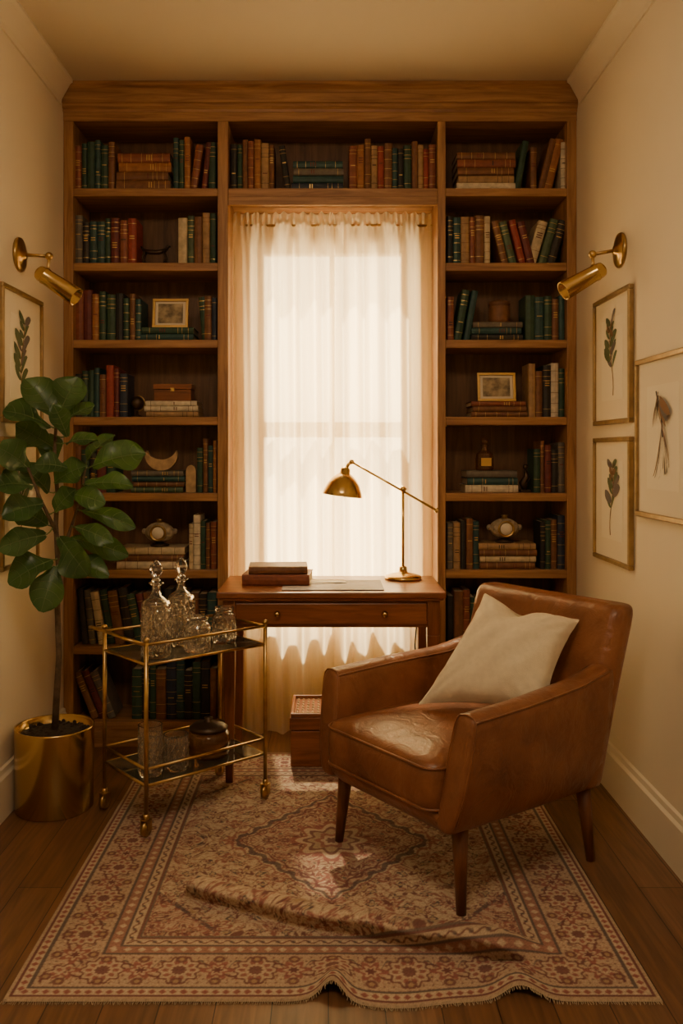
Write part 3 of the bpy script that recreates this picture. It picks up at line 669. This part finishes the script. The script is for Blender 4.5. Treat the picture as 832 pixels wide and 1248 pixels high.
# ------------------------------------------------------------ rug
def rug():
    cx,cy,a,bb=.0095,2.90,.767,.843
    nx,ny=620,690
    X,Y=np.meshgrid(np.linspace(-a,a,nx),np.linspace(-bb,bb,ny))
    cream=np.array([.54,.425,.31]); beige=np.array([.42,.31,.215]); rose=np.array([.27,.082,.082]); mar=np.array([.135,.030,.042]); navy=np.array([.055,.038,.055]); gold=np.array([.38,.25,.15])
    C=np.empty(X.shape+(3,)); C[:]=cream
    def put(m,c,al=1.):
        m=(m.astype(float)*al)[...,None]; C[:]=C*(1-m)+c*m
    AX,AY=np.abs(X),np.abs(Y); dx,dy=a-AX,bb-AY; e=np.minimum(dx,dy)
    side=dx<dy; s=np.where(side,Y,X)
    U=AX+.012*np.sin(AY*31+AX*17)+.006*np.sin(AY*73+1)+.003*np.sin(AX*140); V=AY+.012*np.sin(AX*37+AY*11)+.006*np.sin(AX*67)+.003*np.sin(AY*150)
    fld=e>.27
    def lattice(px,py,ox,oy,R,petals,c1,c2,mask):
        gx=(U-ox+px/2)%px-px/2; gy=(V-oy+py/2)%py-py/2; r=np.hypot(gx,gy); th=np.arctan2(gy,gx)
        q=R*(.72+.28*np.cos(petals*th)); put((r<q)&mask,c1,.9); put((r<q*.62)&mask,cream,.85); put((r<q*.35)&mask,c2,.95)
    vn=np.abs(np.sin(2*np.pi*U/.16+1.9*np.sin(2*np.pi*V/.13)))
    vm=np.abs(np.sin(2*np.pi*V/.12+2.1*np.sin(2*np.pi*U/.17)))
    vo=np.abs(np.sin(2*np.pi*(U+V)/.11+2.2*np.sin(2*np.pi*U/.09)))
    put((vo<.12)&fld,gold,.5); put((vn<.13)&fld,rose,.85); put((vm<.12)&fld,mar,.65)
    lf=np.sin(2*np.pi*U/.035)*np.sin(2*np.pi*V/.028); put((lf>.70)&(np.minimum(vn,vm)<.5)&fld,mar,.75); put((lf<-.76)&fld,rose,.65)
    lattice(.16,.13,.0,.0,.040,8,rose,mar,fld); lattice(.16,.13,.08,.065,.036,6,mar,gold,fld)
    lattice(.08,.065,.04,.03,.017,4,navy,gold,fld); lattice(.053,.043,.0,.02,.011,5,rose,mar,fld)
    dm=AX/.33+AY/.38; st=dm+.045*np.cos(AX*60)*np.cos(AY*60)
    ins=st<1
    put(ins,rose,.16); put(ins&(vn<.16),rose,.8); put(ins&(vo<.12),mar,.6); lattice(.1,.1,0,0,.036,8,mar,rose,ins&(st<.9)); lattice(.1,.1,.05,.05,.028,6,rose,navy,ins&(st<.9))
    put((st<1)&(st>.95),navy,.8); put((st<.91)&(st>.88),mar,.9); put((st<1.06)&(st>1.03),rose,.8); r0=np.hypot(X,Y*.9); th=np.arctan2(Y,X)
    for R_,c_ in ((.135,rose),(.118,cream),(.095,mar),(.078,beige),(.055,rose),(.036,cream),(.02,mar)): put(r0<R_*(.85+.15*np.cos((8 if R_>.06 else 6)*th)),c_,.88)
    cr_=(AX-.50)/.26+(AY-.573)/.28; sp=(cr_>-.85)&fld; put(sp,rose,.2); put(sp&(cr_<-.78),navy,.8)
    lattice(.09,.09,.02,.02,.030,6,mar,rose,sp); lattice(.045,.045,.0,.0,.011,4,rose,navy,sp); put(sp&(vo<.12),rose,.7)
    def band(e0,e1,c,al=1.): put((e>=e0)&(e<e1),c,al)
    band(0,.27,beige,.4)
    band(.0,.012,beige); band(.012,.018,mar); 
    g1=(e>.018)&(e<.042); put(g1,cream,.6); put(g1&(np.abs((s+.0125)%.025-.0125)+np.abs(e-.03)<.010),rose)
    band(.042,.050,navy,.9)
    mb=(e>.05)&(e<.185); put(mb,rose,.10)
    p=.188; ls=(s+p/2)%p-p/2; er=e-.1175; r=np.hypot(ls,er); th=np.arctan2(er,ls)
    wv=np.abs(np.sin(2*np.pi*(s+er)/.047+2*np.sin(2*np.pi*er/.06))); put(mb&(wv<.17),rose,.75)
    wv2=np.sin(2*np.pi*s/.0235)*np.sin(2*np.pi*er/.03); put(mb&(wv2>.7),mar,.75)
    put(mb&(np.abs(er-.028*np.sin(2*np.pi*s/p*1))<.004),mar,.9); put(mb&(np.abs(er+.040*np.cos(2*np.pi*s/p*2))<.0035),navy,.7)
    q=.060*(.90+.10*np.cos(10*th)); put(mb&(r<q),mar,.9); put(mb&(r<q*.87),cream,.85); put(mb&(r<q*.70)&(np.cos(10*th)>-.3),rose,.95); put(mb&(r<q*.45),cream,.8); put(mb&(r<q*.33),mar,.9)
    l2=(s)%p-p/2; r=np.hypot(l2*.9,er); th=np.arctan2(er,l2); q=.040*(.75+.25*np.cos(6*th)); put(mb&(r<q),rose,.95); put(mb&(r<q*.6),cream,.8); put(mb&(r<q*.35),mar)
    l3=(s+p/4)%(p/2)-p/4
    for sg in (-1,1):
        r=np.hypot(l3,er-sg*.046); put(mb&(r<.015),mar,.85); put(mb&(r<.007),gold)
    band(.185,.193,navy,.9); g2=(e>.193)&(e<.222); put(g2,rose,.75); put(g2&(np.abs((s)%.036-.018)+np.abs(e-.2075)<.011),cream)
    band(.222,.228,navy,.9); g3=(e>.228)&(e<.256); put(g3,cream,.5); put(g3&((np.abs(e-.242-.006*np.sin(2*np.pi*s/.04)))<.003),mar,.9); put(g3&(np.hypot((s)%.04-.02,e-.242)<.006),navy,.7)
    band(.256,.264,mar,.9); band(.264,.27,navy,.8)
    rng=np.random.default_rng(3)
    wear=np.zeros_like(X)
    for k in range(14):
        kx,ky,ph=rng.uniform(-12,12),rng.uniform(-12,12),rng.uniform(0,6); wear+=np.sin(kx*X+ky*Y+ph)/14
    C[1:-1,1:-1]=.6*C[1:-1,1:-1]+.1*(C[:-2,1:-1]+C[2:,1:-1]+C[1:-1,:-2]+C[1:-1,2:])
    C[:]=C*(1+.3*wear[...,None]); C[:]=C*(1-.10)+beige*.10
    C*=(1+rng.normal(0,.12,X.shape))[...,None]; C*=(1+.05*rng.normal(0,1,(ny,1)))[...,None]
    C=np.clip(C,0,1)
    PXx=X+cx; PYy=Y+cy; Z=np.full(X.shape,.007)
    def ss(t): t=np.clip(t,0,1); return t*t*(3-2*t)
    # rolled-over pleat
    P0=np.array([-.41,2.60]); P1=np.array([.47,2.25]); d=P1-P0; L=np.hypot(*d); d/=L; nn=np.array([d[1],-d[0]]);
    if nn[1]>0: nn=-nn
    tt=((PXx-P0[0])*d[0]+(PYy-P0[1])*d[1])/L; bow=.022*np.sin(np.pi*np.clip(tt,0,1)*1.3)+.004*np.sin(tt*19); dd=(PXx-P0[0])*nn[0]+(PYy-P0[1])*nn[1]-bow
    amp=ss(tt/.05)*ss((1.10-tt)/.14)
    wd=.034+.014*np.clip(tt,0,1)
    h1=np.exp(-(np.abs(dd)/wd)**2.4)*amp*(.052+.020*np.clip(tt,0,1))*(1+.05*np.sin(tt*23))
    sh=(.064+.034*np.clip(tt,0,1))*np.exp(-((dd-.010)/(wd*.85))**2)*amp
    Q0=np.array([.0,1.98]); Q1=np.array([.04,2.26]); d2=Q1-Q0; L2=np.hypot(*d2); d2/=L2; n2=np.array([d2[1],-d2[0]])
    t2=((PXx-Q0[0])*d2[0]+(PYy-Q0[1])*d2[1])/L2; q2=(PXx-Q0[0])*n2[0]+(PYy-Q0[1])*n2[1]
    h2=.034*np.exp(-(q2/.032)**2)*ss((1.0-t2)/.7)
    h3=.022*np.exp(-((PXx-.46)/.05)**2)*ss((2.3-PYy)/.2)
    Z+=np.maximum(h1,np.maximum(h2,h3))
    fr=ss((2.26-PYy)/.22)
    PYy=PYy+nn[1]*sh + fr*(.032*np.exp(-(PXx-.0)**2/.0022) -.026*np.exp(-(PXx-.16)**2/.012)+.030*np.exp(-(PXx-.44)**2/.003))
    PXx=PXx+nn[0]*sh
    Z[0,:]-=.005; Z[-1,:]-=.005; Z[:,0]-=.005; Z[:,-1]-=.005
    verts=np.stack([PXx,PYy,Z],-1).reshape(-1,3)
    idx=np.arange(nx*ny).reshape(ny,nx); fc=np.stack([idx[:-1,:-1],idx[:-1,1:],idx[1:,1:],idx[1:,:-1]],-1).reshape(-1,4)
    me=bpy.data.meshes.new('rug_pile'); me.vertices.add(len(verts)); me.vertices.foreach_set('co',verts.astype(np.float32).ravel())
    me.loops.add(fc.size); me.loops.foreach_set('vertex_index',fc.ravel().astype(np.int32)); me.polygons.add(len(fc))
    me.polygons.foreach_set('loop_start',np.arange(0,fc.size,4,dtype=np.int32)); me.polygons.foreach_set('loop_total',np.full(len(fc),4,dtype=np.int32))
    me.update(calc_edges=True); me.polygons.foreach_set('use_smooth',[True]*len(fc))
    at=me.color_attributes.new('Col','FLOAT_COLOR','POINT'); col=np.concatenate([C.reshape(-1,3),np.ones((nx*ny,1))],1).astype(np.float32); at.data.foreach_set('color',col.ravel())
    me.materials.append(M['rug']); me.validate()
    g=group('persian_rug'); o=bpy.data.objects.new('rug_pile',me); o.parent=g; bpy.context.scene.collection.objects.link(o)
    b=MB()
    for row,sg in ((0,-1),(ny-1,1)):
        for i in range(0,nx,2):
            x,y,z=PXx[row,i],PYy[row,i],max(Z[row,i],.003); l=random.uniform(.006,.012); j=random.uniform(-.004,.004)
            b.tube([(x,y,z),(x+j,y+sg*l,max(.0015,z-.003))],.0011,'fringe',n=3)
    b.obj('fringe',g)
rug()

# ------------------------------------------------------------ wall sconces
def sconce(wx,Y,z,sg,jx,jz,s0,s1):
    g=group('wall_sconce'); b=MB()
    b.M=Matrix.Translation((wx,Y,z))@Matrix.Rotation(sg*math.pi/2,4,'Y'); b.lathe([(0,0),(.062,0),(.064,.004),(.062,.012),(.05,.016),(.02,.018),(.014,.03),(0,.03)],'brassd',n=36); b.obj('backplate',g)
    b=MB(); j=Vector((jx,Y,jz)); b.tube([(wx+sg*.02,Y,z),(jx,Y,jz)],.0065,'brassd',n=12); b.sphere(j,.015,'brassd')
    s0=Vector((s0[0],Y-.02,s0[1])); s1=Vector((s1[0],Y-.04,s1[1])); m=s0.lerp(s1,.25)
    b.tube([j,j+Vector((0,-.005,-.02)),m],.006,'brassd'); b.sphere(m+Vector((0,0,.026)),.012,'brassd'); b.obj('arm',g)
    b=MB(); d=s1-s0
    rot=Vector((0,0,1)).rotation_difference(d.normalized()).to_matrix().to_4x4(); L=d.length
    b.M=Matrix.Translation(s0)@rot
    b.lathe([(0,0),(.018,0),(.026,.006),(.029,.016),(.029,.03),(.031,.032),(.031,.038),(.029,.04),(.035,L),(.032,L),(.027,.045),(0,.045)],'brass',n=32); b.sphere((0,0,L*.55),.02,'mat'); b.obj('shade',g)
sconce(XL,3.27,2.005,1,-1.03,2.0,(-1.065,1.940),(-.918,1.842))
sconce(XR,3.24,2.015,-1,.965,2.0,(1.0,1.945),(.848,1.858))

# ------------------------------------------------------------ framed prints
def ell(b,c,ang,l,w,m,y):
    n=14; b.add([(c[0]+l*.5*math.cos(t)*math.cos(ang)-w*.5*math.sin(t)*math.cos(t*.5)*math.sin(ang),y,c[1]+l*.5*math.cos(t)*math.sin(ang)+w*.5*math.sin(t)*math.cos(ang)) for t in [2*math.pi*k/n for k in range(n)]],[tuple(range(n))],m)
def print_frame(wall,ya,yb,z0,z1,kind):
    w=abs(yb-ya); h=z1-z0; x=XR-.001 if wall=='R' else XL+.001
    g=group('botanical_print',(x,(ya+yb)/2,z0),-math.pi/2 if wall=='R' else math.pi/2)
    b=MB(); t=.017; d=.020
    for q in ((-w/2,w/2,0,t),(-w/2,w/2,h-t,h),(-w/2,-w/2+t,t,h-t),(w/2-t,w/2,t,h-t)): b.box(q[0],q[1],-d,0,q[2],q[3],'frame')
    b.obj('frame',g,bevel=.003)
    b=MB(); b.box(-w/2+t,w/2-t,-.010,-.001,t,h-t,'mat'); mw=w*.17; mh=h*.15
    b.box(-w/2+t+mw,w/2-t-mw,-.0108,-.010,t+mh,h-t-mh,'paper'); b.obj('mount',g)
    b=MB(); y=-.0115; c=h*.5; rnd=random.Random(kind)
    if kind%3!=2:
        st=[(.02*math.sin(k*.5+kind),h*.22+k*h*.055) for k in range(11)]
        b.tube([(p[0],y,p[1]) for p in st],.0018,'inkb',n=4)
        for k in range(2,11):
            for s in (-1,1):
                if kind%3==1 and k<4: continue
                an=math.pi/2-s*rnd.uniform(.7,1.3); L=h*rnd.uniform(.13,.19)*(1 if k<8 else .75); p=st[k]
                ell(b,(p[0]+math.cos(an)*L*.55,p[1]+math.sin(an)*L*.55),an,L,L*.55,'ink' if rnd.random()<.7 else 'ink2',y-.0005*k*.3)
        if kind%3==1:
            for k in range(6):
                an=rnd.uniform(0,6.28); ell(b,(st[9][0]+.02*math.cos(an),st[9][1]+.02*math.sin(an)),an,.04,.026,'inkb',y-.003)
    else:
        b.tube([(-.05,y,h*.78),(-.03,y,h*.70),(-.005,y,h*.62),(.005,y,h*.5)],.003,'ink2',n=5)
        for k in range(13):
            an=-math.pi/2+(-.42+.07*k); L=h*rnd.uniform(.26,.38); ell(b,(.0+math.cos(an)*L*.5,h*.60+math.sin(an)*L*.5),an,L,L*.20,'ink2' if k%3 else 'inkb',y-.0004*k)
        for k in range(9): ell(b,(-.04+.010*k,h*.64+.012*(k%3)),1.0+.2*k,.10,.045,'ink2' if k%2 else 'inkb',y-.006-.0002*k)
    b.obj('botanical_drawing',g,recalc=False)
print_frame('R',3.101,3.526,1.381,1.868,1); print_frame('R',3.101,3.526,.862,1.332,4); print_frame('R',2.58,3.044,1.06,1.59,2)
print_frame('L',3.06,3.497,1.381,1.868,3); print_frame('L',3.06,3.45,.862,1.332,6)

# ------------------------------------------------------------ lights
def area(name,loc,target,size,energy,col,sy=None):
    l=bpy.data.lights.new(name,'AREA'); l.energy=energy; l.color=col; l.size=size
    if sy: l.shape='RECTANGLE'; l.size_y=sy
    o=bpy.data.objects.new(name,l); o.location=loc; o.rotation_euler=(Vector(target)-Vector(loc)).to_track_quat('-Z','Y').to_euler(); bpy.context.scene.collection.objects.link(o)
area('added_room_fill',(-.1,1.0,2.82),(0,1.9,0),.8,34,(1,.765,.48))  # warm fill added overhead, out of view; stands for no known fixture
sun=bpy.data.lights.new('sun','SUN'); sun.energy=22; sun.color=(1,.83,.55); sun.angle=math.radians(2.0)
so=bpy.data.objects.new('sun',sun); so.rotation_euler=Vector((.12,-.80,-1.05)).to_track_quat('-Z','Y').to_euler(); bpy.context.scene.collection.objects.link(so)
w=bpy.data.worlds.new('World'); bpy.context.scene.world=w; w.use_nodes=True
bg=w.node_tree.nodes['Background']; bg.inputs[0].default_value=(1,.785,.46,1); bg.inputs[1].default_value=12.5
# ------------------------------------------------------------ camera
c=bpy.data.cameras.new('camera'); c.sensor_fit='VERTICAL'; c.sensor_height=36; c.lens=F/1248*36; c.shift_x=16/1248; c.shift_y=-74/1248; c.clip_start=.05
co=bpy.data.objects.new('camera',c); co.location=(0,0,H); co.rotation_euler=(math.pi/2,0,0); bpy.context.scene.collection.objects.link(co); bpy.context.scene.camera=co
